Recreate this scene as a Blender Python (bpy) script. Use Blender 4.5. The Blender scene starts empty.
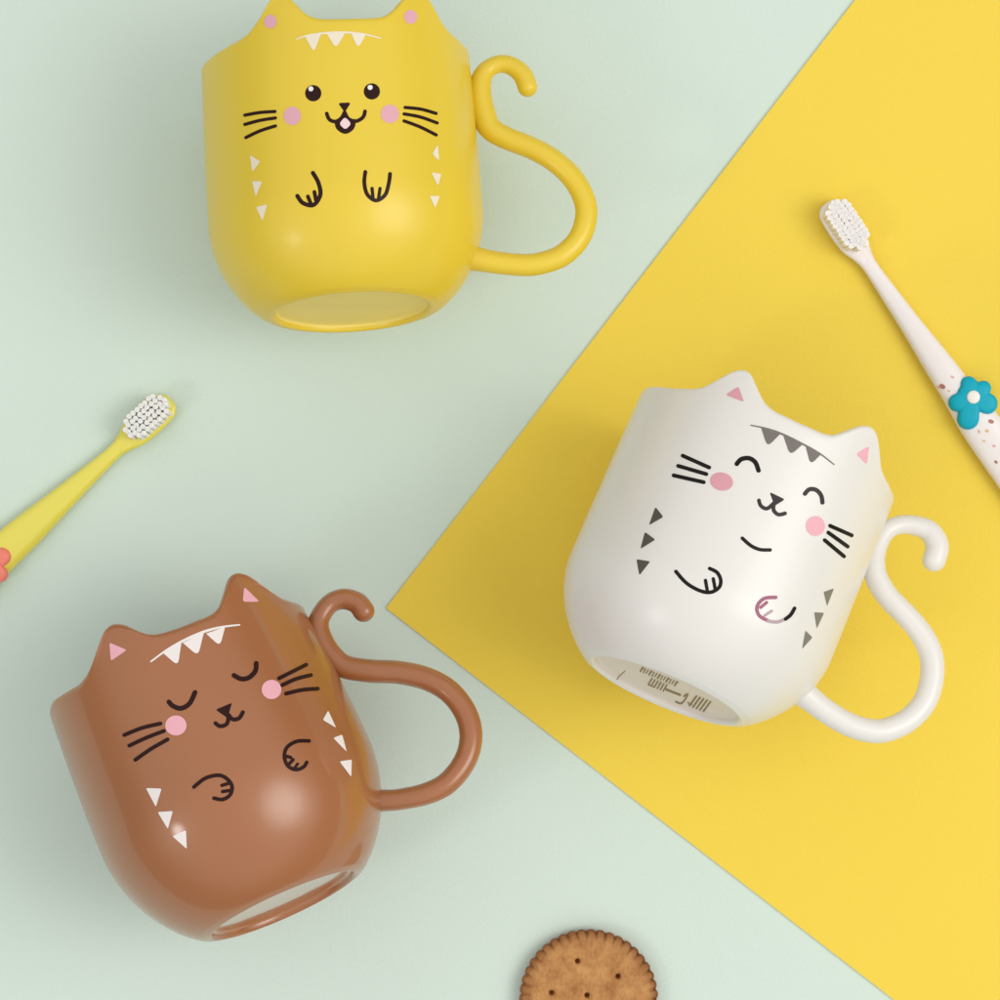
import bpy, bmesh, math, random
from math import sin, cos, pi, radians
from mathutils import Vector, Matrix
from mathutils.bvhtree import BVHTree
import numpy as np

random.seed(7)
scene = bpy.context.scene
col = scene.collection

# ------------------------------------------------------------------ camera
PX = 0.00034            # metres per photo pixel at mid-mug height
D = 1.1                 # camera height above that level
H0 = 0.045
CAMZ = H0 + D
cam_d = bpy.data.cameras.new('camera')
cam = bpy.data.objects.new('camera', cam_d); col.objects.link(cam)
cam.location = (0, 0, CAMZ)
cam_d.sensor_fit = 'HORIZONTAL'
cam_d.angle = 2 * math.atan(0.5 * 1000 * PX / D)
cam_d.clip_start = 0.01; cam_d.clip_end = 50
scene.camera = cam

# ------------------------------------------------------------------ light
world = bpy.data.worlds.new('World'); scene.world = world; world.use_nodes = True
bg = world.node_tree.nodes['Background']
bg.inputs['Strength'].default_value = 1.0
# studio surroundings: a large pale ceiling overhead, darker room towards the horizon
wt = world.node_tree
_tc = wt.nodes.new('ShaderNodeTexCoord'); _sx = wt.nodes.new('ShaderNodeSeparateXYZ'); _rp = wt.nodes.new('ShaderNodeValToRGB')
_rp.color_ramp.interpolation = 'EASE'
_e = _rp.color_ramp.elements
_e[0].position = 0.16; _e[0].color = (0.22, 0.215, 0.21, 1)
_e[1].position = 0.60; _e[1].color = (0.96, 0.945, 0.925, 1)
wt.links.new(_tc.outputs['Generated'], _sx.inputs[0]); wt.links.new(_sx.outputs['Z'], _rp.inputs['Fac'])
wt.links.new(_rp.outputs['Color'], bg.inputs['Color'])

def area(name, d, dist, size, power, color):
    l = bpy.data.lights.new(name, 'AREA'); l.shape = 'ELLIPSE'
    l.size = size[0]; l.size_y = size[1]; l.energy = power; l.color = color
    o = bpy.data.objects.new(name, l); col.objects.link(o)
    # diffused front cloth: brightest in the middle, fading to its rim
    l.use_nodes = True; nt = l.node_tree; em = nt.nodes['Emission']
    ge = nt.nodes.new('ShaderNodeNewGeometry'); ds = nt.nodes.new('ShaderNodeVectorMath'); ds.operation = 'DISTANCE'
    ds.inputs[1].default_value = (.5, .5, 0)
    sep = nt.nodes.new('ShaderNodeVectorMath'); sep.operation = 'MULTIPLY'; sep.inputs[1].default_value = (1, 1, 0)
    mr = nt.nodes.new('ShaderNodeMapRange'); mr.interpolation_type = 'SMOOTHERSTEP'
    mr.inputs['From Min'].default_value = 0; mr.inputs['From Max'].default_value = .5
    mr.inputs['To Min'].default_value = 3.2; mr.inputs['To Max'].default_value = 0.0
    nt.links.new(ge.outputs['Parametric'], sep.inputs[0]); nt.links.new(sep.outputs[0], ds.inputs[0])
    nt.links.new(ds.outputs['Value'], mr.inputs['Value']); nt.links.new(mr.outputs['Result'], em.inputs['Strength'])
    v = Vector(d).normalized()
    o.location = v * dist
    o.rotation_euler = v.to_track_quat('Z', 'Y').to_euler()
    return o
area('key_softbox', (0.66, -0.03, 0.84), 2.3, (2.3, 2.3), 22, (1.0, 0.965, 0.90))
area('small_softbox', (0.80, -0.08, 0.58), 1.8, (1.6, 1.6), 2.2, (1.0, 0.98, 0.95))
area('second_softbox', (-0.64, -0.36, 0.68), 2.0, (0.55, 0.55), 3.6, (1.0, 0.98, 0.95))

scene.view_settings.view_transform = 'Standard'
scene.view_settings.look = 'None'
scene.view_settings.exposure = -0.17
scene.view_settings.gamma = 1.0

# ------------------------------------------------------------------ helpers
def lin(c):
    return tuple((x/255/12.92 if x/255 <= .04045 else ((x/255+.055)/1.055)**2.4) for x in c)

def mat(name, rgb, rough=0.4, coat=0.0, coat_rough=0.1, bump=0.0, bscale=300, var=0.0, vscale=20, sss=0.0, spec=0.5):
    m = bpy.data.materials.new(name); m.use_nodes = True
    nt = m.node_tree; b = nt.nodes['Principled BSDF']
    b.inputs['Base Color'].default_value = (*rgb, 1)
    b.inputs['Roughness'].default_value = rough
    b.inputs['Specular IOR Level'].default_value = spec
    b.inputs['Coat Weight'].default_value = coat
    b.inputs['Coat Roughness'].default_value = coat_rough
    if sss:
        b.inputs['Subsurface Weight'].default_value = sss
        b.inputs['Subsurface Radius'].default_value = (1, .8, .6)
        b.inputs['Subsurface Scale'].default_value = 0.002
    tc = nt.nodes.new('ShaderNodeTexCoord')
    if bump:
        n = nt.nodes.new('ShaderNodeTexNoise'); n.inputs['Scale'].default_value = bscale
        n.inputs['Detail'].default_value = 4
        bp = nt.nodes.new('ShaderNodeBump'); bp.inputs['Strength'].default_value = bump
        bp.inputs['Distance'].default_value = 0.001
        nt.links.new(tc.outputs['Object'], n.inputs['Vector'])
        nt.links.new(n.outputs['Fac'], bp.inputs['Height'])
        nt.links.new(bp.outputs['Normal'], b.inputs['Normal'])
    if var:
        n = nt.nodes.new('ShaderNodeTexNoise'); n.inputs['Scale'].default_value = vscale
        n.inputs['Detail'].default_value = 5
        r = nt.nodes.new('ShaderNodeMapRange')
        r.inputs['From Min'].default_value = .3; r.inputs['From Max'].default_value = .7
        r.inputs['To Min'].default_value = 1-var; r.inputs['To Max'].default_value = 1+var
        mx = nt.nodes.new('ShaderNodeVectorMath'); mx.operation = 'SCALE'
        mx.inputs[0].default_value = rgb
        nt.links.new(tc.outputs['Object'], n.inputs['Vector'])
        nt.links.new(n.outputs['Fac'], r.inputs['Value'])
        nt.links.new(r.outputs['Result'], mx.inputs['Scale'])
        nt.links.new(mx.outputs[0], b.inputs['Base Color'])
    return m

def mesh_obj(name, verts, faces, m, parent=None, smooth=True, sharp=None):
    me = bpy.data.meshes.new(name); me.from_pydata([tuple(v) for v in verts], [], faces)
    me.validate(); me.update()
    bm = bmesh.new(); bm.from_mesh(me)
    bmesh.ops.remove_doubles(bm, verts=bm.verts, dist=1e-7)
    bmesh.ops.recalc_face_normals(bm, faces=bm.faces)
    bm.to_mesh(me); bm.free()
    if smooth:
        me.polygons.foreach_set('use_smooth', [True]*len(me.polygons))
        if sharp: me.set_sharp_from_angle(angle=radians(sharp))
    me.materials.append(m)
    o = bpy.data.objects.new(name, me); col.objects.link(o)
    if parent: o.parent = parent
    return o

def tag(o, label=None, cat=None, group=None, kind=None):
    if label: o['label'] = label
    if cat: o['category'] = cat
    if group: o['group'] = group
    if kind: o['kind'] = kind
    return o

def empty(name, mtx):
    o = bpy.data.objects.new(name, None); o.empty_display_size = 0.02
    col.objects.link(o); o.matrix_world = mtx
    return o

def pt(x, y, z=0.0):
    k = PX / D * (CAMZ - z)
    return Vector(((x-500)*k, (500-y)*k, z))

ORI = Vector((0, 0, CAMZ))
def raydir(x, y):
    k = PX / D
    return Vector(((x-500)*k, (500-y)*k, -1.0)).normalized()

def catmull(pts, n=8, closed=False):
    P = [np.array(p, float) for p in pts]; out = []
    N = len(P)
    rng = range(N if closed else N-1)
    for i in rng:
        if closed: a, b, c, d = P[(i-1) % N], P[i], P[(i+1) % N], P[(i+2) % N]
        else: a, b, c, d = P[max(i-1, 0)], P[i], P[i+1], P[min(i+2, N-1)]
        for k in range(n):
            t = k/n
            out.append(.5*((2*b)+(c-a)*t+(2*a-5*b+4*c-d)*t*t+(3*b-a-3*c+d)*t**3))
    if not closed: out.append(P[-1])
    return out

# ------------------------------------------------------------------ setting
tab = mat('mint_board', (0.635, 0.76, 0.69), rough=0.7, bump=0.13, bscale=900, var=0.012, vscale=9, spec=0.3)
def sheet(name, x0, y0, x1, y1, z, m):
    return mesh_obj(name, [(x0, y0, z), (x1, y0, z), (x1, y1, z), (x0, y1, z)], [(0, 1, 2, 3)], m, smooth=False)
ZC = 0.0010                                    # thickness of the yellow card
t = sheet('table_surface', -1.5, -1.5, 1.5, 1.5, 0.0, tab); tag(t, kind='structure')

card_m = mat('yellow_card', (0.87, 0.65, 0.085), rough=0.75, bump=0.16, bscale=1200, var=0.01, vscale=12, spec=0.1)
A = pt(386, 608, ZC); B = pt(855, 0, ZC); C2 = pt(885, 1000, ZC)
u1 = (B-A).normalized(); u2 = Vector((u1.y, -u1.x, 0))
if (C2-A).dot(u2) < 0: u2 = -u2
L1, L2 = 0.50, 0.42
cv = []
for z in (0.0001, ZC):
    for p in ((0, 0), (L1, 0), (L1, L2), (0, L2)):
        v = u1*p[0] + u2*p[1]; cv.append((v.x, v.y, z))
card = mesh_obj('paper_card', cv, [(0, 1, 2, 3), (4, 5, 6, 7), (0, 1, 5, 4), (1, 2, 6, 5), (2, 3, 7, 6), (3, 0, 4, 7)], card_m, smooth=False)
card.location = (A.x, A.y, 0)
tag(card, 'large sheet of plain bright yellow card laid on the mint green surface', 'card')

# ------------------------------------------------------------------ mugs
# x, y, phi, tilt, foot r, belly r, mouth r, belly height, height, exponent (photo px)
FIT = {
 'yellow': [343.71, 185.369, -.075, .186, 82.44, 136.152, 133.812, 97.061, 260.415, 1.376],
 'white': [717.013, 567.161, .41, .232, 82.405, 138.365, 136.658, 91.966, 271.288, 1.2],
 'brown': [229.525, 781.977, -.439, .243, 81.135, 143.505, 136.587, 118.0, 269.789, 1.30]}
# height of the rim (relative to H) against the angle from the front
RIM = {
 'yellow': [(-90, 0), (-66, -6), (-52, -6), (-42, -5), (-36, -2), (-32, 5), (-28, 13), (-24.5, 25), (-20.5, 30), (-17, 27), (-14, 19.5), (-9.6, 6), (-5, 0), (0, -2), (8, -2.5), (18, -2), (24.5, 0), (28, 5), (34, 18.5), (38, 28), (43, 31), (48.5, 25), (55, 6), (62, -1), (74, -4), (90, 0)],
 'white': [(-90, 1), (-84, 1), (-57.5, -6), (-46, -5), (-40, -2), (-34.5, 9.5), (-29.5, 21), (-25.5, 25.5), (-22, 23), (-18, 13), (-12, 0), (-7, -4), (4, -5), (15, -4), (20, -1), (25.5, 11), (30, 21), (35, 27), (39, 26), (45, 13), (50, 1), (56, -3), (69, -5), (90, 0)],
 'brown': [(-90, 0), (-64, 2), (-52, -2), (-38.5, -5.6), (-32, -2), (-27, 5), (-21, 16.5), (-16, 26), (-12, 27.5), (-8, 23), (-5, 15), (-1.4, 5), (3.6, -1), (13, -3.2), (27, -2.5), (32, 1.5), (38, 16), (43, 29), (47.5, 31.5), (52, 28), (57, 17), (62, 7), (68, 0), (78, -2), (90, 0)]}

def hfun(tab_):
    xs = np.array([a for a, b in tab_], float); ys = np.array([b for a, b in tab_], float)
    g = np.arange(-180, 180.01, .5)
    v = np.interp(g, xs, ys, left=0, right=0)
    k = np.exp(-(np.arange(-8, 9)*.5)**2/(2*1.5**2)); k /= k.sum()
    v = np.convolve(v, k, 'same')
    v *= 1.04
    return lambda th: float(np.interp(th, g, v))

class Mug: pass
NT = 288
def make_mug(key, mats, label, group, handle_pts, handle_r, th_h):
    cx, cy, phi, T, rf, rb, rm, sb, H, q = FIT[key]
    a = Vector((sin(phi)*cos(T), cos(phi)*cos(T), -sin(T)))
    n = Vector((sin(phi)*sin(T), cos(phi)*sin(T), cos(T)))
    x = (-n).cross(a)
    hf = hfun(RIM[key])
    def prof(s):
        if s <= sb:
            u = s/sb; return rf + (rb-rf)*(1-(1-u)**2)**(1/q)
        u = (s-sb)/(H-sb); return rb + (rm-rb)*max(u, 0)**1.6
    # lowest point of the rim touches the surface
    zs = []
    for i in range(60):
        s = H*i/59; zs.append(PX*(s*a.z - prof(s)*n.z))
    zlow = -min(zs)
    c = a*(PX*H/2); cz = c.z + zlow + (ZC if key == 'white' else 0)
    k = PX/D*(CAMZ-cz)
    base = Vector(((cx-500)*k, (500-cy)*k, cz)) - c
    M = Matrix.Identity(4)
    for r in range(3):
        M[r][0] = x[r]; M[r][1] = -n[r]; M[r][2] = a[r]; M[r][3] = base[r]
    root = empty('cat_mug', M)
    tag(root, label, 'mug', group)
    TH = 10.5                                   # wall thickness
    def ring(r, s):                             # s: callable or number
        out = []
        for j in range(NT):
            th = -180 + 360*j/NT
            ss = s(th) if callable(s) else s
            rr = r(ss) if callable(r) else r
            out.append(Vector((rr*sin(radians(th)), -rr*cos(radians(th)), ss))*PX)
        return out
    rings = []
    # foot ring, from the recess outwards
    rings.append(ring(rf-7, 5.5)); rings.append(ring(rf-6.2, 2.5)); rings.append(ring(rf-5, .7))
    rings.append(ring(rf-3.5, 0)); rings.append(ring(rf-1.8, 0.1)); rings.append(ring(rf-.5, .9))
    for i in range(1, 34):
        u = (i/33)**1.7; s = sb*u
        if s < 1.6: continue
        rings.append(ring(prof(s), s))
    NU = 44
    for i in range(1, NU+1):
        t_ = i/NU
        rings.append(ring(prof, lambda th, t_=t_: sb+(H-TH*.45+hf(th)-sb)*t_))
    for i in range(1, 12):                      # rounded lip
        an = pi*i/12
        rings.append([Vector(((prof(H)-TH/2*(1-cos(an)))*sin(radians(th)), -(prof(H)-TH/2*(1-cos(an)))*cos(radians(th)),
                     H-TH*.45+hf(th)+TH*.45*sin(an)))*PX for th in [-180+360*j/NT for j in range(NT)]])
    for i in range(0, 30):                      # inside wall
        t_ = 1-i/30
        rings.append(ring(lambda s: prof(max(s, 0))-TH, lambda th, t_=t_: sb+(H-TH*.45+hf(th)-sb)*t_))
    for i in range(0, 16):
        s = sb*(1-i/16)
        rings.append(ring(max(prof(s)-TH-1, 5), s+14*(i/16)))
    rings.append(ring(rf*.5, 14.2)); rings.append(ring(0.001, 14.2))
    V = [v for r in rings for v in r]; F = []
    for i in range(len(rings)-1):
        for j in range(NT):
            F.append((i*NT+j, i*NT+(j+1) % NT, (i+1)*NT+(j+1) % NT, (i+1)*NT+j))
    body = mesh_obj('body', V, F, mats['body'], root, sharp=50)
    # recessed underside
    rr = [rf-6.8, rf-7.2, rf-9, rf-13, (rf-13)*.66, (rf-13)*.33]; ss = [4, 5.6, 6.6, 7, 7.2, 7.3]
    V2 = []; F2 = []
    for r, s in zip(rr, ss): V2 += ring(r, s)
    for i in range(len(rr)-1):
        for j in range(NT): F2.append((i*NT+j, i*NT+(j+1) % NT, (i+1)*NT+(j+1) % NT, (i+1)*NT+j))
    V2.append(Vector((0, 0, 7.3*PX))); L = (len(rr)-1)*NT
    for j in range(NT): F2.append((L+j, L+(j+1) % NT, len(V2)-1))
    under = mesh_obj('base', V2, F2, mats.get('base', mats['body']), root)
    mug = Mug(); mug.root = root; mug.M = M; mug.Mi = M.inverted()
    W = [M @ v for v in V] ; W2 = [M @ v for v in V2]
    mug.bvh = BVHTree.FromPolygons([tuple(v) for v in W+W2], F+[tuple(i+len(W) for i in f) for f in F2])
    mug.ctr = M @ Vector((0, 0, PX*H/2))
    # handle : tube in the plane through the axis at angle th_h
    hd = n*cos(radians(th_h)) + x*sin(radians(th_h)); pn = hd.cross(a)
    def onplane(p):
        d = raydir(*p); t_ = (base-ORI).dot(pn)/d.dot(pn); return M.inverted() @ (ORI+d*t_)
    hp = catmull([tuple(onplane(p)) + (r,) for p, r in zip(handle_pts, handle_r)], 10)
    hp = [(Vector(p[:3]), p[3]*PX*(1.0 if key == 'brown' else 1.045)) for p in hp]
    pnl = (M.to_3x3().inverted() @ pn).normalized()
    SEG = 28; V = []; F = []
    t0 = (hp[1][0]-hp[0][0]).normalized(); r0 = hp[0][1]
    prof_ = [(hp[0][0]-t0*r0*sin(an), r0*cos(an), t0) for an in [pi/2*(1-k/9)*.999 for k in range(9)]]
    for i, (p, r) in enumerate(hp):
        tg = (hp[min(i+1, len(hp)-1)][0]-hp[max(i-1, 0)][0]).normalized(); prof_.append((p, r, tg))
    for p, r, tg in prof_:
        b2 = tg.cross(pnl).normalized()
        for k_ in range(SEG):
            an = 2*pi*k_/SEG; V.append(p + (b2*cos(an)+pnl*sin(an)*1.04)*r)
    for i in range(len(prof_)-1):
        for j in range(SEG): F.append((i*SEG+j, i*SEG+(j+1) % SEG, (i+1)*SEG+(j+1) % SEG, (i+1)*SEG+j))
    F.append(tuple(range(SEG))); F.append(tuple((len(prof_)-1)*SEG+j for j in range(SEG)))
    mesh_obj('handle', V, F, mats['body'], root)
    return mug

LIFT = 0.00010
SW = 1.27
def onto(mug, p, lift=LIFT):
    d = raydir(p[0], p[1])
    loc, nor, idx, dist = mug.bvh.ray_cast(ORI, d)
    if loc is None: return None
    if nor.dot(d) > 0: nor = -nor
    return mug.Mi @ (loc + nor*lift)

def stroke(mug, name, pts, w, m, taper=(1, 1), lift=LIFT, label=None):
    w = w*SW
    if len(pts) == 2: pts = [pts[0], ((pts[0][0]+pts[1][0])/2, (pts[0][1]+pts[1][1])/2), pts[1]]
    c = catmull(pts, 8)
    # resample finely
    seg = [c[0]]
    for p in c[1:]:
        d = np.linalg.norm(p-seg[-1])
        if d > .8: seg.append(p)
    seg[-1] = c[-1]
    n = len(seg); V = []; rows = []
    def tng(i): 
        v = seg[min(i+1, n-1)]-seg[max(i-1, 0)]; return v/np.linalg.norm(v)
    rows_ = []
    def wid(i):
        f = i/(n-1); return w/2*(taper[0]+(1-taper[0])*min(1, f*2.2))*(taper[1]+(1-taper[1])*min(1, (1-f)*2.2))
    r0 = wid(0); r1 = wid(n-1)
    for k in range(6): an = pi/2*(1-k/6); rows_.append((seg[0]-tng(0)*r0*sin(an), tng(0), max(r0*cos(an), .02)))
    for i in range(n): rows_.append((seg[i], tng(i), wid(i)))
    for k in range(1, 7): an = pi/2*k/6; rows_.append((seg[-1]+tng(n-1)*r1*sin(an), tng(n-1), max(r1*cos(an), .02)))
    for p, tg, r in rows_:
        nr = np.array([-tg[1], tg[0]])
        rows.append([p+nr*r*f for f in (-1, -.5, 0, .5, 1)])
    F = []
    for r in rows:
        for p in r:
            v = onto(mug, p, lift); V.append(v if v is not None else V[-1])
    for i in range(len(rows)-1):
        for j in range(4): F.append((i*5+j, i*5+j+1, i*5+6+j, i*5+5+j))
    o = mesh_obj(name, V, F, m, mug.root)
    if label: o['label'] = label
    return o

def blob(mug, name, outline, m, lift=LIFT, label=None, parent=None):
    c = sum(np.array(p, float) for p in outline)/len(outline)
    R = max(np.linalg.norm(np.array(p)-c) for p in outline); nr = max(3, int(R/1.5))
    V = [onto(mug, c, lift)]; F = []; N = len(outline)
    for i in range(1, nr+1):
        for p in outline:
            v = onto(mug, c+(np.array(p)-c)*i/nr, lift); V.append(v if v is not None else V[-1])
    for j in range(N): F.append((0, 1+j, 1+(j+1) % N))
    for i in range(nr-1):
        for j in range(N):
            F.append((1+i*N+j, 1+i*N+(j+1) % N, 1+(i+1)*N+(j+1) % N, 1+(i+1)*N+j))
    o = mesh_obj(name, V, F, m, parent or mug.root)
    if label: o['label'] = label
    return o

def ell(cx, cy, rx, ry=None, rot=0, n=36):
    ry = ry or rx; c, s = cos(radians(rot)), sin(radians(rot))
    return [(cx+rx*cos(a)*c-ry*sin(a)*s, cy+rx*cos(a)*s+ry*sin(a)*c) for a in [2*pi*k/n for k in range(n)]]

def rpoly(P, r=1.6, n=5):
    """polygon with rounded corners"""
    out = []; N = len(P); P = [np.array(p, float) for p in P]
    for i in range(N):
        a, b, c = P[i-1], P[i], P[(i+1) % N]
        u = (a-b); v = (c-b); lu = np.linalg.norm(u); lv = np.linalg.norm(v)
        ri = r[i] if isinstance(r, (list, tuple)) else r
        d = min(ri, lu*.45, lv*.45)
        p0 = b+u/lu*d; p1 = b+v/lv*d
        for k in range(n+1):
            t_ = k/n; out.append((1-t_)**2*p0+2*t_*(1-t_)*b+t_*t_*p1)
    # densify straight parts
    res = []
    for i in range(len(out)):
        p, q_ = out[i], out[(i+1) % len(out)]; d = np.linalg.norm(q_-p); m_ = max(1, int(d/2))
        for k in range(m_): res.append(p+(q_-p)*k/m_)
    return res

def bunting(mug, arc, tris, m, w=1.7):
    """forehead stripe: a curved line with three hanging teeth, one print"""
    o = stroke(mug, 'forehead_marking', arc, w, m, taper=(.55, .55))
    parts = [o]
    for t_ in tris: parts.append(blob(mug, 'tooth', rpoly(t_, (0.6, 0.6, 6.5)), m, lift=LIFT*1.15))
    bm = bmesh.new()
    for p in parts: bm.from_mesh(p.data)
    bm.to_mesh(o.data); bm.free()
    o.data.polygons.foreach_set('use_smooth', [True]*len(o.data.polygons))
    for p in parts[1:]: bpy.data.objects.remove(p)
    return o

def merged(name, objs):
    o = objs[0]; bm = bmesh.new()
    for p in objs: bm.from_mesh(p.data)
    bm.to_mesh(o.data); bm.free()
    o.data.polygons.foreach_set('use_smooth', [True]*len(o.data.polygons))
    for p in objs[1:]: bpy.data.objects.remove(p)
    o.name = name
    return o

black = mat('print_black', (0.012, 0.010, 0.009), .35, spec=.15)
dkbrown = mat('print_dark_brown', (0.028, 0.008, 0.007), .35, spec=.15)
softblack = mat('print_soft_black', (0.045, 0.038, 0.036), .35, spec=.15)
cream = mat('print_cream', (0.86, 0.78, 0.62), .4, spec=.15)
whitep = mat('print_white', (0.88, 0.82, 0.80), .4, spec=.15)
shine = mat('print_shine', (0.85, 0.85, 0.85), .4, spec=.15)
lilac = mat('print_pink_on_yellow', (0.78, 0.42, 0.50), .4, spec=.15)
pink = mat('print_pink', (0.86, 0.45, 0.52), .4, spec=.15)
rose = mat('print_rose', (0.74, 0.36, 0.42), .4, spec=.15)
palepink = mat('print_pale_pink', (0.88, 0.68, 0.70), .4, spec=.15)
mauve = mat('print_mauve', (0.38, 0.14, 0.22), .4, spec=.15)
mauvegrey = mat('print_mauve_grey', (0.48, 0.37, 0.41), .4, spec=.15)
grey = mat('print_grey', (0.20, 0.175, 0.165), .4, spec=.15)
dgrey = mat('print_dark_grey', (0.10, 0.09, 0.075), .4, spec=.15)

GR = 'cat mugs lying on their backs'
# ---- yellow mug
my = {'body': mat('yellow_glaze', (0.80, 0.585, 0.035), .42, coat=.3, coat_rough=.22, var=.01, vscale=30, bump=.05, bscale=45),
      'base': mat('unglazed_yellow', (0.88, 0.71, 0.17), .5, var=.03, vscale=60)}
g = make_mug('yellow', my, 'bright yellow cat mug with open round eyes and open smiling mouth, on the green surface', GR,
    [(527.5, 87), (522.5, 75), (512.5, 66.5), (500, 64), (487.5, 69.5), (481, 81), (480, 97.5), (483.5, 114), (490, 128), (505, 137.5), (532.5, 148.5), (555, 161.5), (574, 180), (585, 202), (585.5, 221), (578, 240), (562, 255.5), (542, 263), (525, 265), (500, 263), (480, 259.5), (468, 257)],
    [9.5, 9.5, 9, 8.6, 8.8, 10.2, 11.4, 11.8, 11.2, 10.8, 10.6, 10.6, 10.6, 10.6, 10.6, 10.6, 10.6, 10.6, 10.6, 10.6, 11.4, 13], 92)
for c_ in ((270.5, 21.6, 6.3, 6.8), (410.5, 17, 6.6, 7)): blob(g, 'ear_patch', ell(*c_), lilac)
bunting(g, [(296.5, 39.3), (310, 35), (335, 32.6), (360, 33.6), (380.5, 38.4)],
    [[(305, 36.5), (321, 34.2), (314, 53)], [(326.5, 33.3), (345, 33), (336, 49)], [(351, 33.3), (366, 34.5), (358, 49)]], cream)
for (x_, y_), (hx, hy) in (((313.3, 93.3), (311, 89)), ((371.8, 91.5), (370, 87.6))):
    e = blob(g, 'eye', ell(x_, y_, 8.1), dkbrown)
    blob(g, 'eye_shine', ell(hx, hy, 2.5), shine, lift=LIFT*2, parent=e)
blob(g, 'cheek', ell(292.3, 116, 8.6, 9.2), lilac); blob(g, 'cheek', ell(389.8, 114, 9, 9.2), lilac)
blob(g, 'nose', rpoly([(338, 103), (351, 102.6), (344.7, 112.5)], (3, 3, 2)), dkbrown)
mo = merged('mouth', [stroke(g, 'm', [(326.8, 113.6), (329.3, 119.4), (335.5, 121.6), (341.5, 118), (344.5, 112.5)], 2.9, dkbrown),
    stroke(g, 'm', [(344.7, 112.5), (348.5, 119), (356, 121.2), (363, 117.3), (365, 111.4)], 2.9, dkbrown, lift=LIFT*1.1),
    stroke(g, 'm', [(336.5, 121.5), (338.3, 128), (345.3, 132), (352, 128), (354, 121)], 3.1, dkbrown, lift=LIFT*1.2),
    blob(g, 'm', ell(345.2, 124, 8.5, 7.6), dkbrown, lift=LIFT*1.05)])
blob(g, 'tongue', rpoly([(345, 117), (351.5, 124), (345.3, 130), (339, 124)], 3.2), palepink, lift=LIFT*2)
for w_ in ([(245, 115.2), (260, 112.6), (275, 111.6)], [(245, 124.5), (260, 120.5), (275.5, 118)], [(246, 137.6), (260, 131), (275.5, 126)],
           [(405, 107.5), (421, 109.3), (436, 113.5)], [(404, 114), (420, 117), (437, 123)], [(404, 121), (420, 127), (436, 135)]):
    stroke(g, 'whisker', w_, 2.6, dkbrown)
for t_ in ([(250, 155), (260.5, 161.5), (252.5, 172)], [(252, 181), (262.5, 181.5), (256, 196.8)], [(256, 207), (267.5, 204.3), (262.8, 221)],
           [(437.5, 144.5), (432, 154), (439, 161)], [(431, 172.3), (441.3, 174), (437.8, 186)], [(429.5, 196), (439.8, 196), (435, 208)]):
    blob(g, 'side_marking', rpoly(t_, 2), cream)
merged('paw', [stroke(g, 'p', [(313, 173), (318.5, 183), (320.3, 195), (313.5, 205), (303, 203), (297.5, 196)], 3.3, dkbrown),
    stroke(g, 'p', [(308, 196.5), (311, 204)], 3, dkbrown, lift=LIFT*1.1), stroke(g, 'p', [(314.5, 192), (316, 200)], 3, dkbrown, lift=LIFT*1.2)])
merged('paw', [stroke(g, 'p', [(365.3, 172), (364.3, 183), (367.3, 194.5), (376, 200.5), (385, 195), (388.6, 184), (390, 174)], 3, dkbrown),
    stroke(g, 'p', [(372, 188.5), (373, 198)], 2.6, dkbrown, lift=LIFT*1.1), stroke(g, 'p', [(380, 188.5), (378.6, 198)], 2.6, dkbrown, lift=LIFT*1.2)])

# ---- white mug
mw = {'body': mat('white_glaze', (0.81, 0.79, 0.755), .36, coat=.3, coat_rough=.25, var=.008, vscale=30),
      'base': mat('unglazed_white', (0.80, 0.72, 0.62), .5, var=.04, vscale=60)}
g = make_mug('white', mw, 'white cat mug with smiling closed eyes and grey markings, lying on the yellow card', GR,
    [(934, 560), (937, 546), (930, 532), (915, 525.5), (899, 525), (886, 531.5), (878, 545), (874, 561), (876.5, 578), (888, 597), (907, 616.5), (922, 635), (931, 655), (932, 677), (925, 701), (909.4, 719), (890, 729), (872, 731), (850, 725), (828, 712.5), (810.4, 699), (800, 690)],
    [11.3, 11.4, 10.6, 9.6, 9, 9, 9.5, 10.5, 11, 11, 11, 11.2, 11.5, 11.5, 11.5, 11.5, 11.5, 11.5, 11.4, 11.4, 12, 14], 93)
blob(g, 'ear_patch', rpoly([(725.5, 395), (738.5, 386.5), (744, 402)], 2.5), rose)
blob(g, 'ear_patch', rpoly([(856, 454), (869, 446), (866.6, 464.5)], 2.5), pink)
bunting(g, [(751, 425.4), (766.4, 428.6), (781.8, 434), (801.6, 443.6), (819.2, 453.3), (834, 464.6)],
    [[(761, 427.5), (780, 434.3), (767.3, 447)], [(783.3, 435.8), (802, 445), (790, 455.5)], [(805.5, 446.3), (820.5, 454.7), (810.4, 465)]], grey)
stroke(g, 'eye', [(736.8, 464), (741.3, 459.3), (749, 458.3), (755.3, 462.4), (758.5, 470.5)], 3.6, black)
stroke(g, 'eye', [(804.8, 493.8), (809.3, 489.4), (816, 490), (821, 495.4), (822.3, 502.5)], 3.4, softblack)
blob(g, 'nose', rpoly([(769.5, 492), (785, 499.4), (774.5, 506)], (2.5, 2.5, 2)), softblack)
merged('mouth', [stroke(g, 'm', [(758.9, 500.5), (761, 506), (767, 508.6), (774, 503)], 3, softblack),
    stroke(g, 'm', [(774, 503), (773.5, 510), (778.3, 514.6), (785, 513.4)], 3, softblack, lift=LIFT*1.15)])
stroke(g, 'chin_line', [(742.3, 538.3), (751, 545.8), (760, 549.6), (770, 550)], 2.8, black)
blob(g, 'cheek', ell(721.5, 481.6, 11.6, 9, 12), rose); blob(g, 'cheek', ell(815.2, 526, 9.6, 10), pink)
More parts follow.
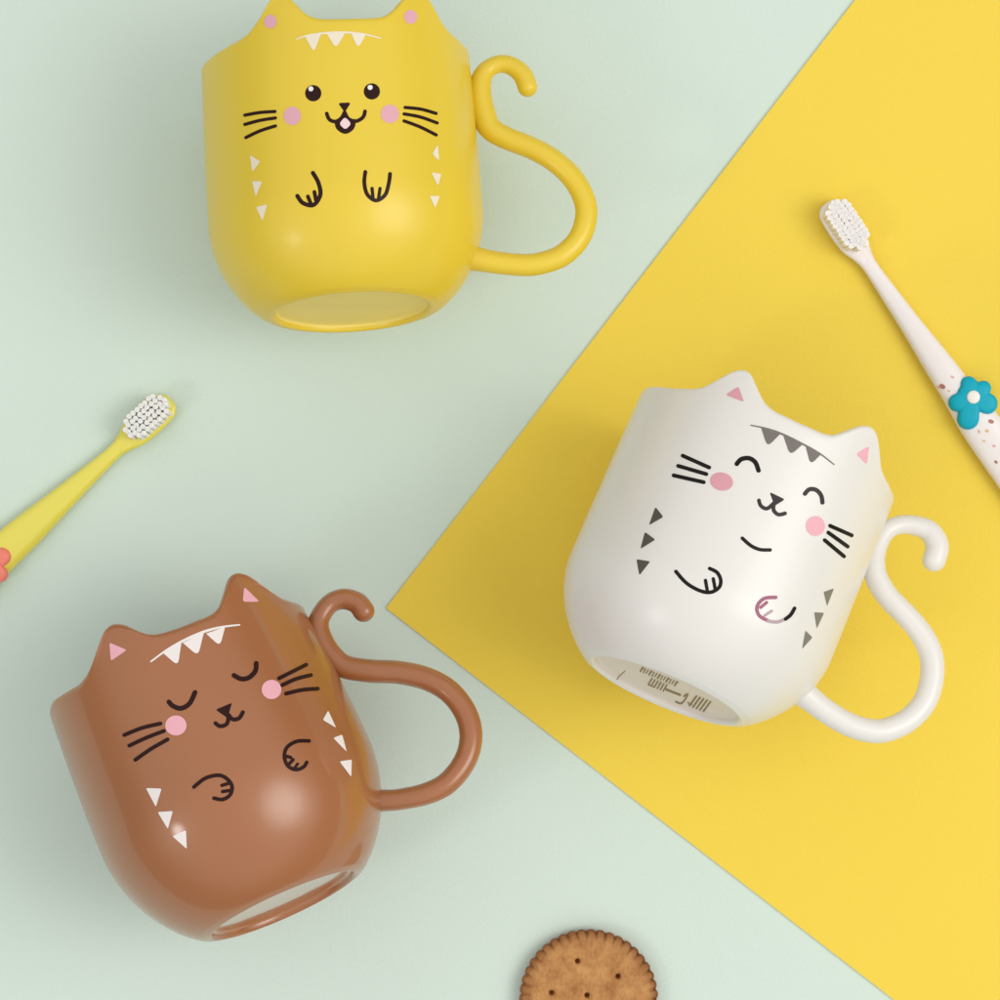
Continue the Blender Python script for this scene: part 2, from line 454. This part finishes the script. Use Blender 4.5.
for w_ in ([(682.8, 455.8), (709.2, 467.6)], [(678.3, 466), (706.4, 474.2)], [(673.8, 475.5), (703.8, 482.3)],
           [(830, 525.8), (851.5, 535.3)], [(828.2, 532.6), (847.5, 546.5)], [(824.6, 540.2), (843.8, 556.3)]):
    stroke(g, 'whisker', w_, 3.1, black)
for t_ in ([(655.5, 507), (663.5, 517), (649, 525.3)], [(645, 532), (655.5, 539.7), (640.5, 549)], [(636.5, 559.3), (650.3, 561.4), (639.5, 575.5)]):
    blob(g, 'side_marking', rpoly(t_, 2), dgrey)
for t_ in ([(823.4, 592), (833.8, 588.3), (827, 606)], [(814, 612.2), (824, 612.8), (816.6, 628.5)], [(805.3, 630.5), (812.3, 637.4), (802, 648.8)]):
    blob(g, 'side_marking', rpoly(t_, 1.5), mat('print_mid_grey', (0.21, 0.20, 0.165), .4))
merged('paw', [stroke(g, 'p', [(676, 571.6), (686.4, 583), (699.6, 590.6), (710.6, 592.3), (719, 587.5), (720.7, 580), (717, 572.5), (709.7, 568.6)], 2.9, black),
    stroke(g, 'p', [(705.5, 580.5), (707.3, 590.5)], 2.7, black, lift=LIFT*1.1), stroke(g, 'p', [(713.3, 578.9), (715.2, 589)], 2.7, black, lift=LIFT*1.2)])
pw = stroke(g, 'paw', [(775.6, 597.4), (764, 598.6), (757, 606.5), (759.2, 615.6), (768.6, 621)], 2.8, mauve, label='mauve outlined paw')
for o_ in (stroke(g, 'paw_line', [(768, 621), (777, 622), (785.5, 618.8)], 2.6, mauvegrey, lift=LIFT*1.1),
           stroke(g, 'paw_line', [(785.3, 619), (790.5, 614.8), (794.4, 608.3)], 2.9, black, lift=LIFT*1.2),
           stroke(g, 'toe', [(760.5, 607.5), (766.5, 602.5)], 2.5, mauve, lift=LIFT*1.1),
           stroke(g, 'toe', [(764.5, 615.5), (771.5, 611)], 2.2, mauvegrey, lift=LIFT*1.1)):
    o_.parent = pw
# tiny printing on the underside
ink = mat('print_underside', (0.27, 0.20, 0.11), .5, spec=.15)
ul = []; SW = 1.0
for k in range(13):                             # first row: short strokes along the upper edge
    x_ = 641.5+k*2.85; y_ = 669.2+k*1.18
    ul.append(stroke(g, 'u', [(x_+1.2, y_-1.6), (x_-.9, y_+1.8+.5*sin(k*2.1))], 1.25 if k % 3 else 1.9, ink))
    if k % 3 == 0: ul.append(stroke(g, 'u', [(x_+1.2, y_-1.5), (x_+2.6, y_-.9)], .8, ink, lift=LIFT*1.1))
for k in range(6):                              # second row
    x_ = 649.5+k*3.0; y_ = 681.5+k*1.25
    ul.append(stroke(g, 'u', [(x_+2.5, y_-3.0), (x_-1.1, y_+3.0)], 1.6, ink))
    if k in (0, 1): ul.append(stroke(g, 'u', [(x_-1.1, y_+3), (x_+1.4, y_+4.2)], 1.0, ink, lift=LIFT*1.1))
ul.append(stroke(g, 'u', [(666.5, 689.5), (680, 694.8)], 2.2, ink))
ul.append(stroke(g, 'u', [(676, 701.5), (682, 703), (688, 694), (684, 696)], 1.8, ink))
for k in range(5):
    x_ = 692+k*3.5; y_ = 702+k*1.4
    ul.append(stroke(g, 'u', [(x_+4.5, y_-6.0), (x_-2.4, y_+3.4)], 1.9, ink))
ul.append(stroke(g, 'u', [(688, 702), (690, 704.8), (692, 704)], 1.2, ink, lift=LIFT*1.2))
merged('underside_print', ul)
stroke(g, 'scratch', [(625, 671), (620, 675.5), (616.8, 679.3)], .9, ink)

# ---- brown mug
SW = 1.27
mb = {'body': mat('brown_glaze', (0.37, 0.132, 0.043), .38, coat=.7, coat_rough=.07, var=.02, vscale=25, bump=.05, bscale=45),
      'base': mat('brown_glaze_foot', (0.42, 0.165, 0.06), .15, coat=1.0, coat_rough=.05)}
g = make_mug('brown', mb, 'caramel brown cat mug with sleeping eyes, leaning at lower left of the green surface', GR,
    [(363.5, 611), (357, 603), (344, 599), (331, 603), (321.5, 614.5), (318, 627), (322, 643), (332, 657.5), (346, 667), (371, 671), (399, 672.5), (427, 679), (449.6, 692), (465.5, 713), (471, 736), (465.4, 760), (448.6, 782), (427, 793.5), (399, 799.5), (382, 800.5), (370, 801)],
    [11.2, 11, 10.6, 10, 10.2, 11.2, 12.6, 12.6, 11.8, 11.8, 11.7, 11.7, 11.7, 11.6, 11.6, 11.5, 11.3, 11, 10.6, 11, 12.5], 96)
blob(g, 'ear_patch', rpoly([(109.5, 642.5), (127, 650), (111, 661)], 2.5), pink)
blob(g, 'ear_patch', rpoly([(244, 586.8), (259.5, 602), (242.5, 602)], 3), pink)
bunting(g, [(151, 661.6), (167.6, 649.6), (185, 640), (205, 631.5), (222.6, 627), (239.5, 625)],
    [[(163, 653), (181.5, 642), (178, 666)], [(182.8, 643), (204, 632.2), (198, 656)], [(206, 633.7), (225, 627), (220, 646.5)]], whitep, w=2.2)
stroke(g, 'eye', [(169, 702), (173, 706), (181, 708.4), (189.6, 703.5), (195, 692.5)], 3.8, dkbrown)
stroke(g, 'eye', [(234, 675.5), (241.3, 679), (249, 677.6), (255.3, 671), (256.2, 663.5)], 3.8, dkbrown)
blob(g, 'nose', rpoly([(215.5, 709.8), (232, 702.8), (227.5, 718)], (2.5, 2, 2)), dkbrown)
merged('mouth', [stroke(g, 'm', [(215.5, 723.3), (220.4, 726.3), (227, 723.6), (228.6, 715)], 3.2, dkbrown),
    stroke(g, 'm', [(228.6, 715), (232.7, 719.4), (239, 718.3), (242.8, 712.4)], 3.2, dkbrown, lift=LIFT*1.15)])
blob(g, 'cheek', ell(176, 725.5, 10.6, 10), pink); blob(g, 'cheek', ell(271.4, 689.6, 9.8, 9.6), pink)
for w_ in ([(124.5, 735), (142, 728), (160.5, 723.6)], [(129.5, 745.6), (147, 737.5), (164, 731)], [(135.5, 759.8), (151, 749), (167.6, 739.5)],
           [(279, 678.4), (306, 664.8)], [(282, 685.3), (296, 679), (310.8, 675.2)], [(286, 693.7), (302, 690), (317.6, 688.8)]):
    stroke(g, 'whisker', w_, 3.1, dkbrown)
for t_ in ([(146, 788), (161.8, 788.6), (156, 807)], [(157.8, 812), (173, 811), (168, 829)], [(172.5, 836), (186, 830), (187, 849)],
           [(328, 710.5), (322.6, 720), (336, 728)], [(333, 738), (342, 734.6), (346.6, 752)], [(339.3, 761.5), (351.6, 759.6), (351, 777)]):
    blob(g, 'side_marking', rpoly(t_, 1.8), whitep)
merged('paw', [stroke(g, 'p', [(194, 787), (206, 778), (221, 775.6), (231.3, 784), (230.6, 794), (223, 799.4), (214, 798.2)], 3, dkbrown),
    stroke(g, 'p', [(222, 785.4), (230, 783)], 2.7, dkbrown, lift=LIFT*1.1), stroke(g, 'p', [(222.5, 791.6), (230, 790.5)], 2.7, dkbrown, lift=LIFT*1.2)])
merged('paw', [stroke(g, 'p', [(309, 741), (297, 741.4), (287.3, 747), (284.3, 756), (287.5, 765.5), (295.6, 769.7), (303.5, 767), (306.6, 762.4)], 2.9, dkbrown),
    stroke(g, 'p', [(285.5, 756), (290.6, 757.5)], 2.7, dkbrown, lift=LIFT*1.1), stroke(g, 'p', [(288.6, 764.5), (293, 759.8)], 2.7, dkbrown, lift=LIFT*1.2),
    stroke(g, 'p', [(294, 769), (297.5, 764)], 2.3, dkbrown, lift=LIFT*1.3)])

# ------------------------------------------------------------------ toothbrushes
def loft(sections, nseg=28, power=2.6):
    """sections: (y along, half width, half thickness, z centre)"""
    V = []; F = []
    for y, a_, b_, z in sections:
        for k in range(nseg):
            an = 2*pi*k/nseg; c_, s_ = cos(an), sin(an)
            V.append((a_*math.copysign(abs(c_)**(2/power), c_), y, z+b_*math.copysign(abs(s_)**(2/power), s_)))
    for i in range(len(sections)-1):
        for j in range(nseg): F.append((i*nseg+j, i*nseg+(j+1) % nseg, (i+1)*nseg+(j+1) % nseg, (i+1)*nseg+j))
    F.append(tuple(range(nseg))); F.append(tuple((len(sections)-1)*nseg+j for j in range(nseg)))
    return V, F

def smooth_sections(keys, n=10):
    return [tuple(p) for p in catmull(keys, n)]

def tuft_mesh(mname, r, h, m, nb, seed):
    """one tuft: a tight bundle of fibres, fluted side, top broken into fibre ends"""
    rnd = random.Random(seed); V = []; F = []; N = 30
    ph = rnd.uniform(0, 6)
    def fl(k): return 1+.055*sin(2*pi*k*10/N+ph)
    rings = [(.90, 0, 0), (1.0, .6, 0), (1.04, .97, 0), (.99, 1.0, .010)] + [(f, 1.0, .016) for f in (.84, .68, .52, .36, .2)]
    for f, z, ns in rings:
        for k in range(N):
            a_ = 2*pi*k/N; V.append((r*f*fl(k)*cos(a_), r*f*fl(k)*sin(a_), h*(z+rnd.uniform(-ns, ns))))
    V.append((0, 0, h))
    for i in range(len(rings)-1):
        for k in range(N): F.append((i*N+k, i*N+(k+1) % N, (i+1)*N+(k+1) % N, (i+1)*N+k))
    L = (len(rings)-1)*N
    for k in range(N): F.append((L+k, L+(k+1) % N, len(V)-1))
    me = bpy.data.meshes.new(mname); me.from_pydata(V, [], F); me.materials.append(m)
    me.polygons.foreach_set('use_smooth', [True]*len(me.polygons))
    return me

def petal_flower(cx, cy, z, R, petals, m, m2, parent, th=7*PX):
    """puffy five petal grip: one mesh, shape from a radial outline"""
    N = 160; rings = [(0.0, 1.0), (.3, 1.0), (.6, .97), (.8, .88), (.92, .70), (.98, .45), (1.0, .2), (1.0, -.3), (.96, -.8)]
    V = []; F = []
    def outline(an):
        best = 0
        for c0, pr in petals:
            d = Vector((cos(an), sin(an))); b = d.dot(c0); disc = b*b-(c0.length_squared-pr*pr)
            if disc > 0: best = max(best, b+math.sqrt(disc))
        return max(best, R*.66)
    o_ = [outline(2*pi*k/N) for k in range(N)]
    o_ = [(o_[k-2]+o_[k-1]*2+o_[k]*3+o_[(k+1) % N]*2+o_[(k+2) % N])/9 for k in range(N)]
    for f, hz in rings[1:]:
        for k in range(N):
            an = 2*pi*k/N; V.append((cx+o_[k]*f*cos(an), cy+o_[k]*f*sin(an), z+th*hz))
    V.append((cx, cy, z+th))
    L = len(rings)-1
    for i in range(L-1):
        for k in range(N): F.append((i*N+k, i*N+(k+1) % N, (i+1)*N+(k+1) % N, (i+1)*N+k))
    for k in range(N): F.append((k, (k+1) % N, len(V)-1))
    fl = mesh_obj('flower_grip', V, F, m, parent)
    if m2:
        V = []; F = []; r = R*.265
        pr_ = [(1, .9), (1, 1.08), (.93, 1.2), (.8, 1.27), (.5, 1.32)]
        for f, hz in pr_:
            for k in range(32): an = 2*pi*k/32; V.append((cx+r*f*cos(an), cy+r*f*sin(an), z+th*hz))
        for i in range(len(pr_)-1):
            for k in range(32): F.append((i*32+k, i*32+(k+1) % 32, (i+1)*32+(k+1) % 32, (i+1)*32+k))
        V.append((cx, cy, z+th*1.34))
        for k in range(32): F.append((4*32+k, 4*32+(k+1) % 32, len(V)-1))
        mesh_obj('flower_centre', V, F, m2, fl)
    return fl

def toothbrush(tip, flower, roll, hm, bm_, fm, fc, label, seed, tuft_r, cols, rowstep, z0, nb, petals, foff=(0, 0), ws=1.0):
    """local +Y runs from the head tip towards the flower; px units"""
    zz = 9*PX + z0
    a_ = pt(*tip, zz); b_ = pt(*flower, zz); d = (b_-a_); Ld = d.length/PX; yv = d.normalized(); zv = Vector((0, 0, 1)); xv = yv.cross(zv)
    R = Matrix((xv, yv, zv)).transposed().to_4x4()
    M = Matrix.Translation((a_.x, a_.y, z0)) @ R
    root = empty('toothbrush', M)
    tag(root, label, 'toothbrush', 'toothbrushes')
    P = PX
    neck = 72
    ks = [(neck-14, 11, 5.5, 9.5), (neck, 8.6, 5.6, 9.2), (neck+14, 8, 6, 9), (neck+45, 9.8, 7, 8.5), (neck+90, 13, 8.5, 9), (neck+130, 16.5, 9.5, 9.7),
          (Ld-18, 18.3, 10, 10), (Ld, 20, 10, 10), (Ld+30, 23, 10, 10), (Ld+80, 23.5, 10, 10), (Ld+160, 22, 10, 10), (Ld+215, 17, 9, 9.5), (Ld+228, 10, 6, 9.3), (Ld+232, 4, 2.5, 9.2)]
    V, F = loft([(s[0]*P, s[1]*P*(ws if s[0] > 150 else 1+(ws-1)*max(0, (s[0]-90)/60)), s[2]*P, s[3]*P) for s in smooth_sections(ks)], power=2.5)
    hn = mesh_obj('handle', V, F, hm, root)
    hk = [(0.3, 3, 1.5, 10), (1.5, 8, 3.2, 10), (5, 12, 4.3, 10), (12, 15.4, 4.8, 10), (34, 16.6, 5, 10), (52, 15.4, 5, 10), (64, 11.2, 5.1, 9.8), (neck, 8.9, 5.3, 9.4), (neck+4, 8, 5.0, 9.2)]
    hd = empty('head_tilt', Matrix.Identity(4)) if False else None
    V, F = loft([tuple(c*P for c in s) for s in smooth_sections(hk, 6)], power=2.8)
    # roll the head and neck gently about the brush axis
    def tw(v, f=1.0):
        c_, s_ = cos(roll), sin(roll); x_, y_, z_ = v; zc = 9.5*P
        return (x_*c_+(z_-zc)*s_, y_, zc-x_*s_+(z_-zc)*c_)
    head = mesh_obj('head', [tw(v) for v in V], F, hm, root)
    hh = 19*P
    variants = [tuft_mesh('bristle_tuft', tuft_r*P, hh, bm_, nb, seed+k) for k in range(4)]
    rnd = random.Random(seed)
    rows = int(51/rowstep)+1
    for i in range(rows):
        y_ = 6+i*rowstep
        for j in range(cols):
            f = (j-(cols-1)/2)
            wmax = 12.4*(.70 if i in (0, rows-1) else .90 if i in (1, rows-2) else 1)
            if i in (0, rows-1) and abs(f) > (cols-1)/2-.4: continue
            x_ = f*2*wmax/(cols-1)*.93
            o = bpy.data.objects.new('bristle_tuft', variants[(i*3+j) % 4]); col.objects.link(o); o.parent = head
            o.location = tw((x_*P+rnd.uniform(-.3, .3)*P, (y_+rnd.uniform(-.3, .3)+(rowstep*.12 if j % 2 else -rowstep*.12))*P, 13.5*P))
            o.rotation_mode = 'ZYX'; o.rotation_euler = (rnd.uniform(-.02, .02), roll+rnd.uniform(-.02, .02), rnd.uniform(0, 6))
    R3 = R.to_3x3().inverted()
    pl = [((R3 @ Vector((dx*P, -dy*P, 0))).to_2d(), pr*P) for dx, dy, pr in petals]
    fo = R3 @ Vector((foff[0]*P, -foff[1]*P, 0)); petal_flower(fo.x, Ld*P+fo.y, 17.5*P, 26*P, pl, fm, fc, root)
    return root, hn, M, Ld

brist = mat('bristle_white', (0.93, 0.92, 0.88), .5, sss=.4)
brist2 = mat('bristle_blush', (0.92, 0.86, 0.82), .5, sss=.4)
yb = mat('brush_yellow_plastic', (0.82, 0.73, 0.10), .22, coat=.5)
wb = mat('brush_white_plastic', (0.86, 0.81, 0.80), .3, coat=.3)
coral = mat('coral_rubber', (0.90, 0.23, 0.17), .45)
teal = mat('teal_rubber', (0.001, 0.40, 0.54), .45, spec=.25)
toothbrush((172, 400), (-12, 566), radians(10), yb, brist, coral, mat('coral_centre', (0.85, 0.75, 0.7), .4),
    'yellow toothbrush with white bristles and a coral flower on its grip, at the left edge', 3, 2.65, 5, 5.4, 0.0, 19, [(16, -7, 9.5), (13, 11, 9), (-6, 19, 9), (-18, 0, 9), (-4, -18, 9)], foff=(0, -3), ws=1.08)
r_, hn_, Mb, Ld = toothbrush((826, 203), (962.5, 399.5), radians(-8), wb, brist2, teal, mat('white_button', (0.88, 0.85, 0.83), .35),
    'white speckled toothbrush with a blue flower on its grip, lying on the yellow card', 11, 3.2, 5, 5.1, ZC, 30, [(-4, -13, 8.8), (11.5, -9.5, 7.8), (15, 6.5, 11), (-4.5, 22, 11.5), (-15.5, 5.5, 9.5)], foff=(9, -2), ws=.92)
# confetti speckles in the white handle
hb = BVHTree.FromPolygons([tuple(Mb @ v.co) for v in hn_.data.vertices], [tuple(p.vertices) for p in hn_.data.polygons])
sp = Mug(); sp.root = r_; sp.Mi = Mb.inverted(); sp.bvh = hb
spk = [mat('speck_brown', (0.42, 0.16, 0.15), .4), mat('speck_pink', (0.75, 0.42, 0.38), .4), mat('speck_ochre', (0.70, 0.50, 0.22), .4)]
for (x_, y_, rx, ry, ro, k) in ((942.5, 386.5, 3.2, 2.3, 35, 0), (939, 387, 1.6, 1.4, 0, 1), (952.5, 377, 2.2, 1, 30, 1), (991, 421.5, 3, 2, 20, 0), (987, 431, 2, 1.6, 0, 2), (979, 431.5, 1.8, 1.3, 60, 1),
        (994, 446, 1.8, 1.2, 10, 1), (984, 441, 1.5, 1, 10, 2), (949, 391, 1.4, 1, 0, 2), (996, 462, 2, 1.4, 40, 0)):
    if onto(sp, (x_, y_)): blob(sp, 'speckle', ell(x_, y_, rx, ry, ro, 14), spk[k])

# ------------------------------------------------------------------ cracker
def cracker():
    cx, cy = 588.8, 999.5; th = 17*PX
    c = pt(cx, cy, th); root = empty('cracker', Matrix.Translation((c.x, c.y, 0)))
    tag(root, 'round golden brown cracker with scalloped edge at the bottom edge of the picture', 'cracker')
    R = 67.3*PX*(CAMZ-th)/D; NS = 43; N = NS*12
    kk = R/67.3
    holes = [((577.5, 961.5)), ((618, 976.5)), ((551.5, 993)), ((587, 995.5)), ((629, 1013)), ((604, 1030)), ((567, 1030)), ((541, 1022)), ((590, 1050))]
    holes = [((x-cx)*kk, (cy-y)*kk) for x, y in holes]
    from mathutils import noise
    def top(x, y, f):
        z = th - 0.0012*max(0, f-.72)/.28*max(0, (f-.72)/.28)
        z += 0.00030*noise.noise(Vector((x*420, y*420, 0))) + 0.00022*noise.noise(Vector((x*1100, y*700, 5))) + 0.00034*noise.noise(Vector((x*110, y*110, 3)))
        for hx, hy in holes:
            d = math.hypot(x-hx, y-hy)/kk
            z += 0.0003*math.exp(-((d-6.5)/3.5)**2)
            z -= 0.0034*(1/(1+math.exp(min(50, (d-2.3)*6))))
            z -= 0.0004*math.exp(-(d/4.5)**2)
        return z
    V = []; F = []
    rs = [k/80 for k in range(1, 81)]
    def edge(an): return 1+0.017*(abs(sin(an*NS/2))**.75*2-1)
    for f in rs:
        for k in range(N):
            an = 2*pi*k/N; e = 1+(edge(an)-1)*max(0, (f-.8)/.2)
            x, y = R*f*e*cos(an), R*f*e*sin(an)
            gr = max(0, (f-.86)/.14)*max(0, 1-abs(sin(an*NS/2))*1.6)*.0011
            V.append((x, y, top(x, y, f)-gr))
    for f, z in ((1.012, .86), (1.018, .7), (1.015, .45), (1.0, .2), (.97, .03)):
        for k in range(N):
            an = 2*pi*k/N; e = edge(an); V.append((R*f*e*cos(an), R*f*e*sin(an), th*z))
    M_ = len(rs)+5
    for i in range(M_-1):
        for k in range(N): F.append((i*N+k, i*N+(k+1) % N, (i+1)*N+(k+1) % N, (i+1)*N+k))
    V.append((0, 0, top(0, 0, 0))); 
    for k in range(N): F.append((k, (k+1) % N, len(V)-1))
    F.append(tuple((M_-1)*N+k for k in range(N)))
    m = bpy.data.materials.new('baked_cracker'); m.use_nodes = True; nt = m.node_tree; b = nt.nodes['Principled BSDF']
    b.inputs['Roughness'].default_value = .6; b.inputs['Specular IOR Level'].default_value = .3
    tc = nt.nodes.new('ShaderNodeTexCoord'); n1 = nt.nodes.new('ShaderNodeTexNoise'); n1.inputs['Scale'].default_value = 160; n1.inputs['Detail'].default_value = 7
    n1.inputs['Roughness'].default_value = .65
    rp = nt.nodes.new('ShaderNodeValToRGB'); cr = rp.color_ramp
    cr.elements[0].position = .30; cr.elements[0].color = (0.36, 0.14, 0.04, 1); cr.elements[1].position = .68; cr.elements[1].color = (0.60, 0.315, 0.11, 1)
    ge = nt.nodes.new('ShaderNodeVectorMath'); ge.operation = 'LENGTH'
    mu = nt.nodes.new('ShaderNodeVectorMath'); mu.operation = 'MULTIPLY'; mu.inputs[1].default_value = (1, 1, 0)
    mr = nt.nodes.new('ShaderNodeMapRange'); mr.inputs['From Min'].default_value = R*.80; mr.inputs['From Max'].default_value = R*1.02
    mx = nt.nodes.new('ShaderNodeMix'); mx.data_type = 'RGBA'; mx.inputs['B'].default_value = (0.19, 0.06, 0.016, 1)
    L = nt.links
    L.new(tc.outputs['Object'], n1.inputs['Vector']); L.new(n1.outputs['Fac'], rp.inputs['Fac'])
    L.new(tc.outputs['Object'], mu.inputs[0]); L.new(mu.outputs[0], ge.inputs[0]); L.new(ge.outputs['Value'], mr.inputs['Value'])
    pw_ = nt.nodes.new('ShaderNodeMath'); pw_.operation = 'POWER'; pw_.inputs[1].default_value = 1.6; L.new(mr.outputs[0], pw_.inputs[0])
    sc_ = nt.nodes.new('ShaderNodeMath'); sc_.operation = 'MULTIPLY'; sc_.inputs[1].default_value = .85; L.new(pw_.outputs[0], sc_.inputs[0])
    L.new(sc_.outputs[0], mx.inputs['Factor']); L.new(rp.outputs['Color'], mx.inputs['A']); L.new(mx.outputs['Result'], b.inputs['Base Color'])
    n2 = nt.nodes.new('ShaderNodeTexNoise'); n2.inputs['Scale'].default_value = 900; n2.inputs['Detail'].default_value = 5
    bp = nt.nodes.new('ShaderNodeBump'); bp.inputs['Strength'].default_value = .6; bp.inputs['Distance'].default_value = .0006
    L.new(tc.outputs['Object'], n2.inputs['Vector']); L.new(n2.outputs['Fac'], bp.inputs['Height']); L.new(bp.outputs['Normal'], b.inputs['Normal'])
    mesh_obj('wafer', V, F, m, root)
cracker()
